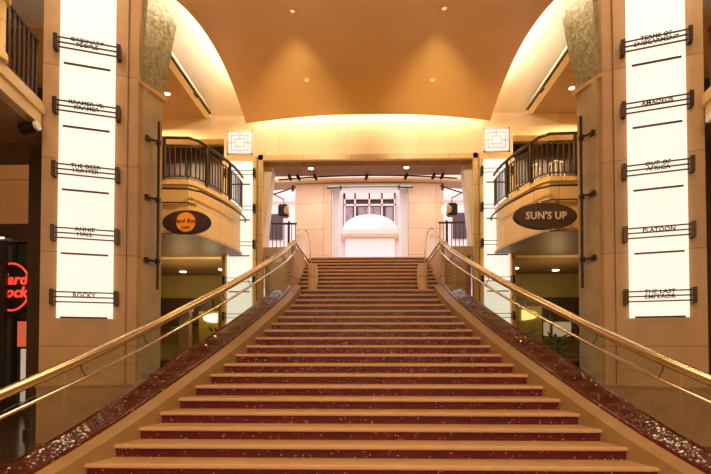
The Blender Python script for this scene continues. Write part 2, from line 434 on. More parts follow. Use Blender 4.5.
# ------------------------------------------------------------------ balustrades
def smoothstep(t): return t*t*(3-2*t)
for s in (-1, 1):
    side = 'left' if s < 0 else 'right'
    t = thing('glass_balustrade', 'glass balustrade with brass handrail on the %s edge of the staircase' % side, 'balustrade', (s*kw(8), ky(8), 0))
    def gx(k): return kw(k)+.21
    edges = [-3, 0, 2.6, 5.2, 7.8, 10.4, 13, 15.6, 18]
    for a, b in zip(edges, edges[1:]):
        bm = B(); secs = []
        for i in range(7):
            k = a+.03+(b-a-.06)*i/6; x = gx(k); y = ky(k)
            secs.append([(s*(x-.006), y, kz(k)+.135), (s*(x+.006), y, kz(k)+.135), (s*(x+.006), y, kz(k)+1.05), (s*(x-.006), y, kz(k)+1.05)])
        sweep(bm, secs); obj('glass_panel', bm, 'glass', t)
    pts = [(s*gx(k), ky(k), kz(k)+1.09) for k in [x*.5 for x in range(-6, 35)]]
    end = [(s*1.82, ky(17.4), kz(17.4)+1.12), (s*1.75, ky(18), kz(18)+1.14)]
    obj('handrail', tube(B(), pts + end, .058, 14), 'brass', t, smooth=True)
    pts2 = [(s*(gx(k)-.07), ky(k), kz(k)+.89) for k in [x*.5 for x in range(-6, 35)]]
    obj('lower_rail', tube(B(), pts2 + [(s*1.72, ky(17.6), kz(17.6)+.93)], .021, 10), 'chrome', t, smooth=True)
    for k in [-2, .5, 3, 5.5, 8, 10.5, 13, 15.5]:
        bm = B(); x = gx(k); y = ky(k)
        tube(bm, [(s*(x-.01), y, kz(k)+1.04), (s*(x-.02), y, kz(k)+.97), (s*(x-.07), y, kz(k)+.90)], .008, 8)
        obj('rail_bracket', bm, 'bronze', t, smooth=True)
    # landing guard: bent glass wing beside the upper flight
    t = thing('glass_landing_guard', 'bent glass wing with steel rail at the top %s end of the handrail' % side, 'glass guard', (s*1.75, 12.5, LAND-.06))
    bm = B(); n = 12; secs = []
    for i in range(n+1):
        f = i/n; y = 11.25 + 2.85*f; x = 1.74 + .05*f - .10*math.sin(math.pi*f*.5)*(1-f)
        top = 4.22 + .38*min(1, f*5) + .12*f
        secs.append([(s*(x-.006), y, 4.11), (s*(x+.006), y, 4.11), (s*(x+.006), y, top), (s*(x-.006), y, top)])
    sweep(bm, secs); obj('glass_wing', bm, 'glare_glass', t)
    obj('base_rail', tube(B(), [(s*(1.73+.02*f), 11.2+2.9*f, 4.12) for f in (0, .25, .5, .75, 1)], .028, 10), 'chrome', t, smooth=True)
    obj('end_rail', tube(B(), [(s*1.75, ky(18), kz(18)+1.14), (s*1.70, 11.35, 4.35), (s*1.60, 11.6, 4.56), (s*1.52, 11.75, 4.5), (s*1.46, 11.8, 4.2), (s*1.44, 11.75, 3.7)], .012, 10), 'chrome', t, smooth=True)
    obj('stay_rail', tube(B(), [(s*1.72, 11.3, 4.1), (s*1.62, 11.5, 3.85), (s*1.45, 11.55, 3.62)], .02, 10), 'chrome', t, smooth=True)

# ------------------------------------------------------------------ big pillars with backlit title boards
TITLES = {-1: ['ROCKY', 'ANNIE\nHALL', 'THE DEER\nHUNTER', 'KRAMER VS.\nKRAMER', 'ORDINARY\nPEOPLE'],
          1: ['THE LAST\nEMPEROR', 'PLATOON', 'OUT OF\nAFRICA', 'AMADEUS', 'TERMS OF\nENDEARMENT']}
for s in (-1, 1):
    side = 'left' if s < 0 else 'right'
    cx, cy = s*4.91, 8.0
    ang = -s*R(20)
    t = thing('stone_pillar', 'tall tan stone pillar with a backlit title board, %s of the staircase' % side, 'pillar', (cx, cy, 0), ang)
    # local frame: u along the face away from the stairs, y into the stone
    def P(u, y): return (s*u, y)
    foot = [P(.69, 0), P(.69, 1.2), P(-1.02, 1.2), P(-.98, .62), P(-.86, .06), P(-.80, 0), P(-.665, 0), P(-.655, .05), P(-.635, .05), P(-.625, 0), P(-.50, 0), P(-.5, .0)]
    foot = foot[:-1]
    obj('shaft', prism(B(), foot, 0, 8.3), 'pillar', t, local=True)
    pl = [P(.75, -.05), P(.75, 0.0), P(-.66, 0.0), P(-.66, -.05)]
    obj('plinth', prism(B(), [P(.70, -.06), P(.70, .3), P(-.80, .3), P(-.90, .04), P(-.82, -.06)], 0, .92), 'plinth', t, local=True)
    obj('plinth_cap', prism(B(), [P(.72, -.08), P(.72, .3), P(-.82, .3), P(-.92, .03), P(-.84, -.08)], .92, .96), 'plinth', t, local=True)
    b = B(); box(b, -.43, .43, -.05, -.002, 2.10, 8.2); obj('light_panel', b, 'lit', t, local=True)
    for i in range(6):
        zc = 2.46 + (1.08 if s > 0 else 1.095)*i
        b = B(); box(b, -.36, .36, -.11, -.085, zc-.365, zc-.335)
        if i < 5: obj('bar', b, 'bronze', t, local=True)
        else: b.free(); continue
        b = B()
        for q in (-1, 1): box(b, q*.455, q*.52, -.13, 0, zc-.13, zc+.13)
        br = obj('title_bracket', b, 'bronze', t, local=True)
        for dz in (-.085, .0, .085):
            b = B(); box(b, -.46, .46, -.11, -.09, zc+dz-.011, zc+dz+.011); obj('rod', b, 'bronze', br, local=True)
        tb = text_bm(TITLES[s][i], .098, .006, 1.0)
        xf(tb, Matrix.Translation((0, -.125, zc+.03)))
        obj('lettering', tb, 'black', br, local=True)
    # mosaic face above the ledge, leaning in towards the stairs
    bm = B()
    def W(x, y, z): return (s*x, y, z)
    sweep(bm, [[W(4.10, 8.31, 6.46), W(3.95, 8.86, 6.46), W(4.35, 8.95, 6.46), W(4.35, 8.5, 6.46)],
               [W(3.98, 8.28, 8.28), W(3.64, 8.86, 8.28), W(4.35, 8.95, 8.28), W(4.35, 8.5, 8.28)]])
    obj('mosaic_face', bm, 'mosaic', t)
    bm = B(); sweep(bm, [[W(4.13, 8.24, 6.38), W(3.90, 8.90, 6.38), W(4.3, 8.95, 6.38), W(4.3, 8.45, 6.38)], [W(4.13, 8.24, 6.46), W(3.90, 8.90, 6.46), W(4.3, 8.95, 6.46), W(4.3, 8.45, 6.46)]])
    obj('ledge', bm, 'fascia', t)
    bm = B(); prism(bm, [(s*4.09, 8.33), (s*3.98, 8.88), (s*4.4, 8.95), (s*4.4, 8.5)], 0, 6.38)
    obj('jamb', bm, 'jamb', t)
    # bronze pole on arms
    p = thing('bronze_pole', 'dark bronze vertical pole held on short arms at the inner side of the %s pillar' % side, 'pole', (s*3.93, 8.62, 2.75))
    obj('pole', tube(B(), [(s*3.93, 8.62, 2.68), (s*3.93, 8.62, 4.2), (s*3.93, 8.62, 5.85)], .026, 10), 'bronze', p, smooth=True)
    for z in (5.45, 4.36, 3.2):
        b = B(); tube(b, [(s*3.90, 8.62, z), (s*3.98, 8.5, z), (s*4.06, 8.42, z)], .02, 8); box(b, s*3.90, s*3.97, 8.59, 8.66, z-.05, z+.05)
        box(b, s*4.02, s*4.07, 8.38, 8.48, z-.045, z+.045)
        obj('arm', b, 'bronze', p)
    c = thing('dark_column', 'slim dark square column beyond the outer edge of the %s pillar' % side, 'column', (s*5.95, 8.4, 0))
    obj('shaft', box(B(), s*5.74, s*6.14, 8.25, 8.6, 0, 5.3), 'darkwood', c)
    obj('foot', box(B(), s*5.72, s*6.16, 8.22, 8.62, 0, .12), 'black', c)

# ------------------------------------------------------------------ inner balconies with round fronts
BP = [(6.6, 10.0), (4.46, 10.0), (3.90, 10.03), (3.79, 10.15), (3.69, 10.45), (3.58, 10.85), (3.49, 11.25), (3.42, 11.7), (3.40, 12.1), (3.41, 12.5)]
def dense(path, step):
    out = [path[0]]; acc = 0
    for a, b in zip(path, path[1:]):
        L = math.hypot(b[0]-a[0], b[1]-a[1]); d = step-acc
        while d <= L:
            out.append((a[0]+(b[0]-a[0])*d/L, a[1]+(b[1]-a[1])*d/L)); d += step
        acc = L-(d-step)
    return out
for s in (-1, 1):
    side = 'left' if s < 0 else 'right'
    t = thing('balcony', 'curved gold balcony %s of the portal, above the %s oval sign' % (side, side), 'balcony', (s*4.6, 11.3, 4.05))
    path = [(s*x, y) for x, y in BP]
    def off(d, pth=BP):
        o = []
        for i, p in enumerate(pth):
            a = Vector(pth[max(i-1, 0)]); b = Vector(pth[min(i+1, len(pth)-1)]); dd = (b-a).normalized(); nn = Vector((-dd.y, dd.x))
            q = Vector(p)-nn*d if True else p
            o.append((q.x, q.y))
        return o
    # nn points into the balcony or out of it depending on direction: choose outwards = smaller x / smaller y
    def outp(d):
        o = off(d)
        return o if o[0][1] < BP[0][1] else off(-d)
    def plate(d, z0, z1, m, name):
        pts = [(s*x, min(y, 12.58)) for x, y in outp(d)] + [(s*6.6, 12.58)]
        bm = B(); prism(bm, pts, z0, z1); return obj(name, bm, m, t)
    plate(.0, 4.12, 5.14, 'fascia', 'fascia')
    plate(.04, 5.14, 5.24, 'fascia', 'deck_edge')
    plate(-.05, 4.05, 4.12, 'court', 'underside')
    rp = outp(.16)
    obj('fascia_rail', tube(B(), [(s*x, y, 5.00) for x, y in rp[:-1]] + [(s*(rp[-1][0]-.01), 12.3, 4.98), (s*(rp[-1][0]+.1), 12.5, 4.9)], .022, 8), 'bronze', t, smooth=True)
    obj('fascia_rail', tube(B(), [(s*x, y, 4.74) for x, y in outp(.03)[:4]], .014, 8), 'bronze', t, smooth=True)
    r = thing('balcony_railing', 'dark bronze curved railing on top of the %s gold balcony' % side, 'railing', (s*4.4, 11, 5.24))
    ip = [(s*x, y) for x, y in outp(-.05)]
    obj('top_rail', tube(B(), [(x, y, 6.15) for x, y in ip], .035, 8), 'bronze', r, smooth=True)
    obj('upper_rail', tube(B(), [(x, y, 5.99) for x, y in ip], .016, 8), 'bronze', r, smooth=True)
    obj('bottom_rail', tube(B(), [(x, y, 5.31) for x, y in ip], .016, 8), 'bronze', r, smooth=True)
    for i, (x, y) in enumerate(dense(ip, .115)):
        if i < 9: continue
        if i % 9 == 1: obj('post', box(B(), x-.03, x+.03, y-.03, y+.03, 5.24, 6.15), 'bronze', r)
        else: obj('baluster', box(B(), x-.012, x+.012, y-.012, y+.012, 5.31, 5.99), 'bronze', r)

# oval signs
t = thing('oval_sign', 'plum oval sign with a round orange emblem hanging under the left balcony front', 'sign', (-3.94, 9.78, 4.05))
obj('face_plate', disc(B(), (-3.84, 4.24), .50, .245, 9.74, 9.80), 'sign_dark', t)
obj('edge_band', xf(disc(B(), (-3.84, 4.24), .52, .262, 9.76, 9.82), Matrix.Identity(4)), 'bronze', t)
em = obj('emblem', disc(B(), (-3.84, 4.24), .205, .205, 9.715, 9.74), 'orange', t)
for body, sz, dz, sh in (('Hard Rock', .125, .02, .3), ('CAFE', .075, -.12, 0)):
    b = text_bm(body, sz, .006, 1.0, sh); xf(b, Matrix.Translation((-3.84, 9.708, 4.24+dz))); obj('lettering', b, 'brownlet', em)
b = B()
for dx in (-.2, .2): tube(b, [(-3.9+dx, 9.8, 4.42), (-3.9+dx, 9.9, 4.5), (-3.9+dx, 10.0, 4.5)], .012, 8)
obj('hanger', b, 'bronze', t)
t = thing('oval_sign', 'brown oval sign with silver capital letters hanging under the right balcony front', 'sign', (3.80, 9.78, 4.05))
obj('face_plate', disc(B(), (3.70, 4.32), .64, .265, 9.74, 9.80), 'sign_brown', t)
obj('edge_band', disc(B(), (3.70, 4.32), .66, .282, 9.76, 9.82), 'bronze', t)
b = text_bm("SUN'S UP", .215, .008, .92); xf(b, Matrix.Translation((3.71, 9.73, 4.32))); obj('lettering', b, 'sign_text', t)
b = B()
for dx in (-.2, .2): tube(b, [(3.80+dx, 9.8, 4.55), (3.80+dx, 9.9, 4.66), (3.80+dx, 10.0, 4.66)], .012, 8)
obj('hanger', b, 'bronze', t)

# ------------------------------------------------------------------ backlit columns beside the portal
for s in (-1, 1):
    side = 'left' if s < 0 else 'right'
    t = thing('backlit_column', 'narrow backlit title column beside the %s edge of the portal' % side, 'light column', (s*3.42, 12.3, 0))
    obj('light_panel', box(B(), s*3.10, s*3.76, 12.38, 12.46, .9, 6.58), 'litfar', t)
    b = B(); box(b, s*3.0, s*3.86, 12.46, 12.58, .3, 6.75); obj('back_frame', b, 'fascia', t)
    obj('side_strip', box(B(), s*3.80, s*3.90, 12.36, 12.5, .3, 6.6), 'fascia', t)
    obj('base', box(B(), s*3.0, s*3.88, 12.2, 12.5, 0, .9), 'plinth', t)
    for i in range(6):
        z = 1.45 + .96*i
        b = B(); box(b, s*3.14, s*3.70, 12.30, 12.32, z-.33, z-.30)
        obj('bar', b, 'bronze', t)
        b = B(); box(b, s*3.00, s*3.06, 12.28, 12.42, z-.11, z+.11); box(b, s*3.80, s*3.86, 12.28, 12.42, z-.11, z+.11)
        box(b, s*3.06, s*3.80, 12.30, 12.315, z+.05, z+.065); box(b, s*3.06, s*3.80, 12.30, 12.315, z-.055, z-.04)
        obj('title_bracket', b, 'bronze', t)
    t = thing('square_wall_light', 'square backlit panel with nested line pattern above the %s light column' % side, 'wall light', (s*3.44, 12.4, 6.78))
    obj('pane', box(B(), s*3.14, s*3.76, 12.44, 12.50, 6.82, 7.40), 'litsquare', t)
    b = B()
    for x0, x1, z0, z1 in ((3.10, 3.80, 6.78, 7.44), (3.22, 3.68, 6.90, 7.32), (3.32, 3.58, 7.0, 7.22)):
        wd = .035 if x0 == 3.10 else .012
        box(b, s*x0, s*(x0+wd), 12.41, 12.45, z0, z1); box(b, s*(x1-wd), s*x1, 12.41, 12.45, z0, z1)
        box(b, s*x0, s*x1, 12.41, 12.45, z0, z0+wd); box(b, s*x0, s*x1, 12.41, 12.45, z1-wd, z1)
    box(b, s*3.44, s*3.452, 12.41, 12.45, 7.22, 7.4); box(b, s*3.14, s*3.32, 12.41, 12.45, 7.1, 7.112); box(b, s*3.58, s*3.76, 12.41, 12.45, 7.1, 7.112)
    obj('frame', b, 'chrome', t)

# ------------------------------------------------------------------ track lights
def spot_head(bm, x, y, z, d, r=.05, l=.16):
    d = Vector(d).normalized(); c = Vector((x, y, z))
    tube(bm, [c, c+d*l*.4, c+d*l], r, 12)
for s in (-1, 1):
    side = 'left' if s < 0 else 'right'
    t = thing('track_light', 'long dark lighting track on the cream beam above the %s balcony' % side, 'track light', (s*4.22, 10.6, 7.95))
    obj('track', box(B(), s*4.225, s*4.28, 8.95, 12.4, 7.88, 7.93), 'bronze', t)
    for y in (9.3, 11.2):
        b = B(); tube(b, [(s*4.24, y, 7.90), (s*4.24, y, 7.80)], .012, 6); spot_head(b, s*4.22, y-.05, 7.80, (-s*.5, .5, -.6), .04, .13)
        obj('spot_head', b, 'bronze', t)
    b = thing('ceiling_downlight', 'small round downlight in the brown soffit over the %s balcony' % side, 'downlight', (s*4.95, 11.3, 7.7))
    obj('rim', cyl(B(), s*4.95, 11.3, 7.855, 7.88, .09), 'cream', b); obj('lens', cyl(B(), s*4.95, 11.3, 7.848, 7.857, .06), 'lens', b)
t = thing('track_light', 'thin curved lighting track with small spots under the top of the portal', 'track light', (0, 13.4, 6.6))
obj('track', tube(B(), [(x/10*2.6, 13.5 + .0*x, 6.58-.0011*x*x) for x in range(-10, 11)], .022, 8), 'black', t)
for x in (-2.3, -2.05, -1.55, 0, 1.15, 1.95, 2.2):
    b = B(); tube(b, [(x, 13.5, 6.64), (x, 13.5, 6.5)], .014, 6); spot_head(b, x, 13.5, 6.60, (.2 if x < 0 else -.2, .5, -.35), .045, .16)
    obj('spot_head', b, 'black', t)
for i, x in enumerate((-1.6, 1.1)):
    b = thing('ceiling_downlight', 'bright little downlight in the %s of the portal soffit' % ('left half', 'right half')[i], 'downlight', (x, 13.1, 6.66))
    obj('rim', cyl(B(), x, 13.1, 6.645, 6.665, .09), 'cream', b); obj('lens', cyl(B(), x, 13.1, 6.635, 6.647, .065), 'lens', b)

# ------------------------------------------------------------------ court beyond the portal
bm = B(); n = 20; R0 = 30.0; Y0 = 19.4
def arc(x, dy=0): return Y0 + dy + (R0 - math.sqrt(R0*R0 - x*x))
def arcwall(x0, x1, z0, z1, dy=0, th=.5, bm=None, n=8):
    bm = bm or B(); secs = []
    for i in range(n+1):
        x = x0+(x1-x0)*i/n; y = arc(x, dy)
        secs.append([(x, y, z0), (x, y+th, z0), (x, y+th, z1), (x, y, z1)])
    return sweep(bm, secs)
bm = B(); arcwall(-3.05, -1.52, LAND, 8.42, bm=bm); arcwall(1.72, 3.2, LAND, 8.42, bm=bm); arcwall(-1.52, 1.72, 8.30, 8.42, bm=bm)
struct('wall_court', bm, 'courtwall')
struct('trim_13', arcwall(-4.6, 4.7, 8.50, 8.92, -.45, .9, n=20), 'cream')
struct('trim_14', arcwall(-4.6, 4.7, 8.42, 8.50, -.15, .7, n=20), 'court')
struct('trim_15', arcwall(-1.62, 1.82, 8.24, 8.31, -.1, .5), 'bluewhite')
for i, (xa, xb) in enumerate(((-1.50, -1.16), (1.36, 1.70))):
    t = thing('doorway_column', 'pale blue-grey column lining the %s side of the bright doorway' % ('left', 'right')[i], 'column', ((xa+xb)/2, 19.9, LAND))
    obj('shaft', box(B(), xa+.02, xb-.02, 19.75, 20.2, LAND, 8.12), 'bluewhite', t)
    obj('capital', box(B(), xa+.0, xb-.0, 19.72, 20.22, 8.12, 8.24), 'white', t)
t = thing('door_rod', 'thin dark rod across the top of the bright doorway', 'rod', (.1, 19.3, 8.2))
b = B(); tube(b, [(-1.7, 19.25, 8.16), (-1.1, 19.25, 8.18)], .03, 8); tube(b, [(1.3, 19.25, 8.18), (1.9, 19.25, 8.16)], .03, 8); tube(b, [(-1.1, 19.25, 8.20), (1.3, 19.25, 8.20)], .02, 8)
box(b, -1.15, -1.08, 19.2, 19.4, 8.12, 8.26); box(b, 1.27, 1.34, 19.2, 19.4, 8.12, 8.26); obj('rod', b, 'bronze', t)
# bright building seen through the doorway
t = thing('pale_building', 'pale pink building with an arched bright window, seen through the doorway', 'building', (.15, 28, 0))
obj('wall', box(B(), -5, 5, 28, 28.4, 0, 14), 'pinkwall', t)
obj('window_frame', box(B(), -1.45, 1.70, 27.85, 28.0, 8.5, 10.75), 'bronze', t)
b = B()
for x in (-1.3, -.55, -.1, .35, 1.1): box(b, x, x+.42, 27.78, 27.86, 8.6, 9.9)
obj('window_pane', b, 'palewin', t)
b = B()
for x in (-1.40, -.78, .07, .82, 1.58): box(b, x, x+.09, 27.68, 27.80, 8.5, 10.7)
box(b, -1.4, 1.66, 27.68, 27.8, 9.95, 10.05); box(b, -1.4, 1.66, 27.68, 27.8, 10.35, 10.7)
obj('mullion', b, 'pinkwall', t)
bm = B(); pts = [(.15+1.62*math.cos(a), 8.35+.95*math.sin(a)) for a in [math.pi*k/16 for k in range(17)]]
sweep(bm, [[(x, y, z) for x, z in pts] for y in (27.2, 27.65)])
obj('arched_canopy', bm, 'white', t)
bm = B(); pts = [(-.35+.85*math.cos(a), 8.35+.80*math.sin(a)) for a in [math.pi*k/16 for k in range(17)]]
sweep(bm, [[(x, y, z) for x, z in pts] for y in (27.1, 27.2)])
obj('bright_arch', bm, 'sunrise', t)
obj('balcony_band', box(B(), -1.5, 1.8, 27.0, 27.9, 8.1, 8.4), 'pinkwall', t)
obj('cornice', box(B(), -1.6, 1.9, 26.9, 27.9, 7.92, 8.08), 'court', t)
obj('base_wall', box(B(), -1.3, 1.6, 27.2, 27.9, LAND-1, 7.9), 'white', t)
for i, s in enumerate((-1, 1)):
    t = thing('pale_building', 'white building outside, seen in the gap at the %s of the sand coloured court wall' % ('left', 'right')[i], 'building', (s*6, 24, 0))
    obj('wall', box(B(), s*3.4, s*9, 23.6, 24, 0, 12.5), 'white', t)
    obj('window', box(B(), s*4.3, s*5.0, 23.5, 23.62, 7.0, 8.3), 'greywin', t)
    obj('ledge', box(B(), s*3.4, s*9, 23.35, 23.6, 8.9, 9.15), 'pinkwall', t)
    # stage light hanging near the court wall
    x = s*2.86; y = 15.8
    t = thing('stage_light', 'black stage light on a bracket in the %s gap of the court' % ('left', 'right')[i], 'stage light', (x, y, 6.2))
    b = B(); box(b, x-.17, x+.17, y-.16, y+.16, 6.0, 6.42); bmesh.ops.bevel(b, geom=b.edges[:], offset=.04, segments=2, affect='EDGES')
    obj('body', b, 'black', t)
    b = B(); tube(b, [(x-s*.12, y-.10, 6.21), (x-s*.30, y-.2, 6.18)], .15, 18); obj('barrel', b, 'chrome', t)
    b = B(); tube(b, [(x, y, 6.40), (x, y, 6.62), (s*3.3, y, 6.85)], .02, 8); obj('bracket', b, 'black', t)
    # truss bar above
    t = thing('sloping_bar', 'dark sloping bar above the %s stage light' % ('left', 'right')[i], 'bar', (s*3, 15.8, 6.9))
    b = B(); tube(b, [(s*3.6, 16.0, 6.76), (s*3.0, 15.9, 6.90), (s*2.45, 15.8, 7.05)], .025, 8); obj('bar', b, 'bronze', t)
    b = B(); tube(b, [(s*2.55, 15.8, 6.9), (s*2.55, 15.8, 7.1)], .05, 8); obj('end_stop', b, 'bronze', t)
    # landing railing in the gap
    t = thing('landing_railing', 'short dark railing with thin bars at the %s of the upper landing' % ('left', 'right')[i], 'railing', (s*2.5, 13.9, LAND))
    obj('top_rail', box(B(), s*2.12, s*2.9, 13.88, 13.93, LAND+.95, LAND+1.0), 'bronze', t)
    obj('bottom_rail', box(B(), s*2.12, s*2.9, 13.885, 13.925, LAND+.08, LAND+.11), 'bronze', t)
    obj('post', box(B(), s*2.33, s*2.38, 13.88, 13.93, LAND, LAND+1.05), 'bronze', t)
    for k in range(7):
        x = s*(2.16+.115*k)
        obj('baluster', box(B(), x-.01, x+.01, 13.895, 13.915, LAND+.1, LAND+.96), 'bronze', t)

# ------------------------------------------------------------------ rooms behind the balconies and below them
for s in (-1, 1):
    bm = B(); box(bm, s*3.93, s*7.2, 12.95, 16.0, 4.05, 5.20)
    struct('trim_%d' % (16 if s < 0 else 17), bm, 'soffit')
    bm = B(); box(bm, s*3.7, s*7.4, 16.0, 16.2, 0, 8.5); struct('trim_%d' % (18 if s < 0 else 19), bm, 'olive')
    bm = B(); box(bm, s*7.2, s*7.4, 12.95, 16.0, 0, 8.5); box(bm, s*3.7, s*3.93, 12.95, 16.0, 0, 8.5); box(bm, s*3.7, s*7.4, 12.95, 16, 7.6, 7.8)
    struct('trim_%d' % (20 if s < 0 else 21), bm, 'olive')
    side = 'left' if s < 0 else 'right'
    t = thing('shop_partition', 'dark upper-floor shopfront behind the %s balcony railing' % side, 'shopfront', (s*5.4, 13.6, 5.2))
    b = B(); box(b, s*3.95, s*7.15, 13.6, 13.7, 5.2, 7.5); obj('backing', b, 'darkwood', t)
    for k in range(5):
        x = 4.1+.62*k
        obj('pane', box(B(), s*x, s*(x+.5), 13.54, 13.6, 5.4, 7.0), 'greywin', t)
    for k, (x, y) in enumerate(((4.6, 14.6), (6.0, 15.0))):
        c = thing('ceiling_downlight', 'bright oval downlight in the ceiling under the %s balcony, %s one' % (side, ('inner', 'outer')[k]), 'downlight', (x*s, y, 4.0))
        obj('rim', cyl(B(), s*x, y, 4.025, 4.05, .13), 'cream', c); obj('lens', cyl(B(), s*x, y, 4.012, 4.027, .1), 'lens', c)
    t = thing('service_counter', 'dark counter with a stone front in the room below the %s balcony' % side, 'counter', (s*5.4, 14.6, 0))
    obj('body', box(B(), s*4.5, s*7.1, 14.6, 15.2, 0, 1.15), 'darkwood', t)
    obj('worktop', box(B(), s*4.45, s*7.15, 14.5, 15.25, 1.15, 1.21), 'plinth', t)
    t = thing('bulkhead', 'dark menu bulkhead hanging over the counter below the %s balcony' % side, 'bulkhead', (s*5.6, 14.9, 2.6))
    obj('board', box(B(), s*(5.0 if s < 0 else 4.3), s*7.15, 14.9, 15.0, 2.3, 3.15), 'darkwood', t)
    obj('lower_edge', box(B(), s*(5.0 if s < 0 else 4.3), s*7.15, 14.86, 15.04, 2.24, 2.3), 'bronze', t)
# left: yellow booth wall with a round lit table lamp; pale pier
t = thing('yellow_booth', 'yellow booth wall with a white half-oval light, left of the stairs below the balcony', 'booth', (-4.65, 13.5, 0))
obj('wall', box(B(), -4.92, -4.34, 13.5, 13.6, 0, 2.62), 'yellow', t)
b = B(); pts = [(-4.38-.40*math.sin(a), 2.42+.13*math.cos(a)) for a in [math.pi*k/16 for k in range(17)]]
sweep(b, [[(x, y, z) for x, z in pts] for y in (13.44, 13.5)]); obj('oval_light', b, 'neonwhite', t)
t = thing('stone_pier', 'slim pale stone pier left of the yellow booth', 'pier', (-5.18, 13.3, 0))
obj('shaft', box(B(), -5.34, -5.06, 13.1, 13.35, 0, 2.6), 'jamb', t); obj('cap', box(B(), -5.37, -5.03, 13.07, 13.38, 2.6, 2.7), 'cream', t)
t = thing('yellow_booth', 'olive booth wall with a yellow half-oval light, right of the stairs below the balcony', 'booth', (4.6, 13.5, 0))
obj('wall', box(B(), 4.15, 5.0, 13.5, 13.6, 0, 2.75), 'olive', t)
b = B(); pts = [(4.42+.46*math.sin(a), 2.50+.15*math.cos(a)) for a in [math.pi*k/16 for k in range(17)]]
sweep(b, [[(x, y, z) for x, z in pts] for y in (13.44, 13.5)]); obj('oval_light', b, glow('yellow_light', (1, .7, .22), 1.6), t)
t = thing('backlit_shop_window', 'small bright shop window with dark bars, right of the olive booth', 'window', (5.5, 14.8, 1.9))
obj('pane', box(B(), 5.1, 6.3, 14.5, 14.53, 1.9, 2.35), glow('soft_window', (1, .75, .5), .35), t)
b = B()
for x in (5.05, 5.32, 5.6, 6.25): box(b, x, x+.06, 14.42, 14.5, 1.8, 2.9)
box(b, 5.05, 6.3, 14.42, 14.5, 2.35, 2.42); obj('bar', b, 'darkwood', t)

# cafe chairs on the right balcony and below
def chair(name, label, x, y, z, rz, m, group):
    t = thing(name, label, 'chair', (x, y, z), rz, group)
    b = B(); box(b, -.21, .21, -.21, .21, .43, .46); obj('seat', b, m, t, local=True)
    b = B(); tube(b, [(-.19, .2, .46), (-.18, .26, .85), (0, .27, .92), (.18, .26, .85), (.19, .2, .46)], .018, 8)
    for q in (-.1, 0, .1): tube(b, [(q, .21, .46), (q, .265, .88)], .01, 6)
    obj('backrest', b, m, t, local=True)
    for p, q in ((-1, -1), (1, -1), (-1, 1), (1, 1)):
        b = B(); tube(b, [(p*.18, q*.18, .43), (p*.21, q*.21, 0)], .015, 8); obj('leg', b, m, t, local=True)
    return t
chair('cafe_chair', 'white cafe chair behind the right balcony railing, nearest the pillar', 4.75, 11.7, 5.24, 2.6, 'white', 'white chairs on the right balcony')
chair('cafe_chair', 'white cafe chair behind the right balcony railing, farther from the pillar', 4.05, 11.9, 5.24, -2.4, 'white', 'white chairs on the right balcony')
chair('cafe_chair', 'dark cafe chair on the floor below the right balcony', 4.7, 12.2, 0, .4, 'darkwood', None)
chair('cafe_chair', 'dark cafe chair on the floor below the right balcony, nearer the pillar', 5.5, 12.0, 0, -.6, 'darkwood', None)

# potted plants beside the stairs
def plant(label, x, y, h, seed, n=70, rad=.35):
    rnd = random.Random(seed)
    t = thing('potted_plant', label, 'plant', (x, y, 0))
    obj('pot', lathe(B(), x, y, [(.15, 0), (.2, .05), (.24, .45), (.27, .47), (.27, .52), (.22, .52), (.21, .46)], 18), 'pot', t, smooth=True)
    b = B()
    for k in range(5):
        a = rnd.uniform(0, 6.28); tube(b, [(x, y, .45), (x+.08*math.cos(a), y+.08*math.sin(a), h*.5), (x+.16*math.cos(a), y+.16*math.sin(a), h*.8)], .012, 6)
    obj('stem', b, 'bronze', t)
    b = B()
    for k in range(n):
        a = rnd.uniform(0, 6.28); zz = h*rnd.uniform(.42, .95); q = rad*rnd.uniform(.1, 1)*(1.1-.5*abs(zz/h-.65))
        c = Vector((x+q*math.cos(a), y+q*math.sin(a), zz))
        d = Vector((math.cos(a), math.sin(a), rnd.uniform(-.2, 1))).normalized(); sd = d.cross(Vector((0, 0, 1))).normalized()
        L = rnd.uniform(.14, .24); wd = L*.2; up = sd.cross(d)*.012
        p = [c, c+d*L*.35+sd*wd, c+d*L, c+d*L*.35-sd*wd]
        top = [b.verts.new(v+up) for v in p]; bot = [b.verts.new(v-up*.2) for v in p]
        b.faces.new(top); b.faces.new(bot[::-1])
        for i in range(4): b.faces.new((top[i], bot[i], bot[(i+1) % 4], top[(i+1) % 4]))
    obj('foliage', b, 'leaf', t)
plant('leafy potted plant in front of the left light column', -3.72, 11.75, 2.15, 3)
plant('leafy potted plant in front of the right light column', 3.78, 11.75, 2.05, 4)
plant('tall potted plant below the right balcony, nearer the pillar', 4.5, 11.3, 1.95, 5)

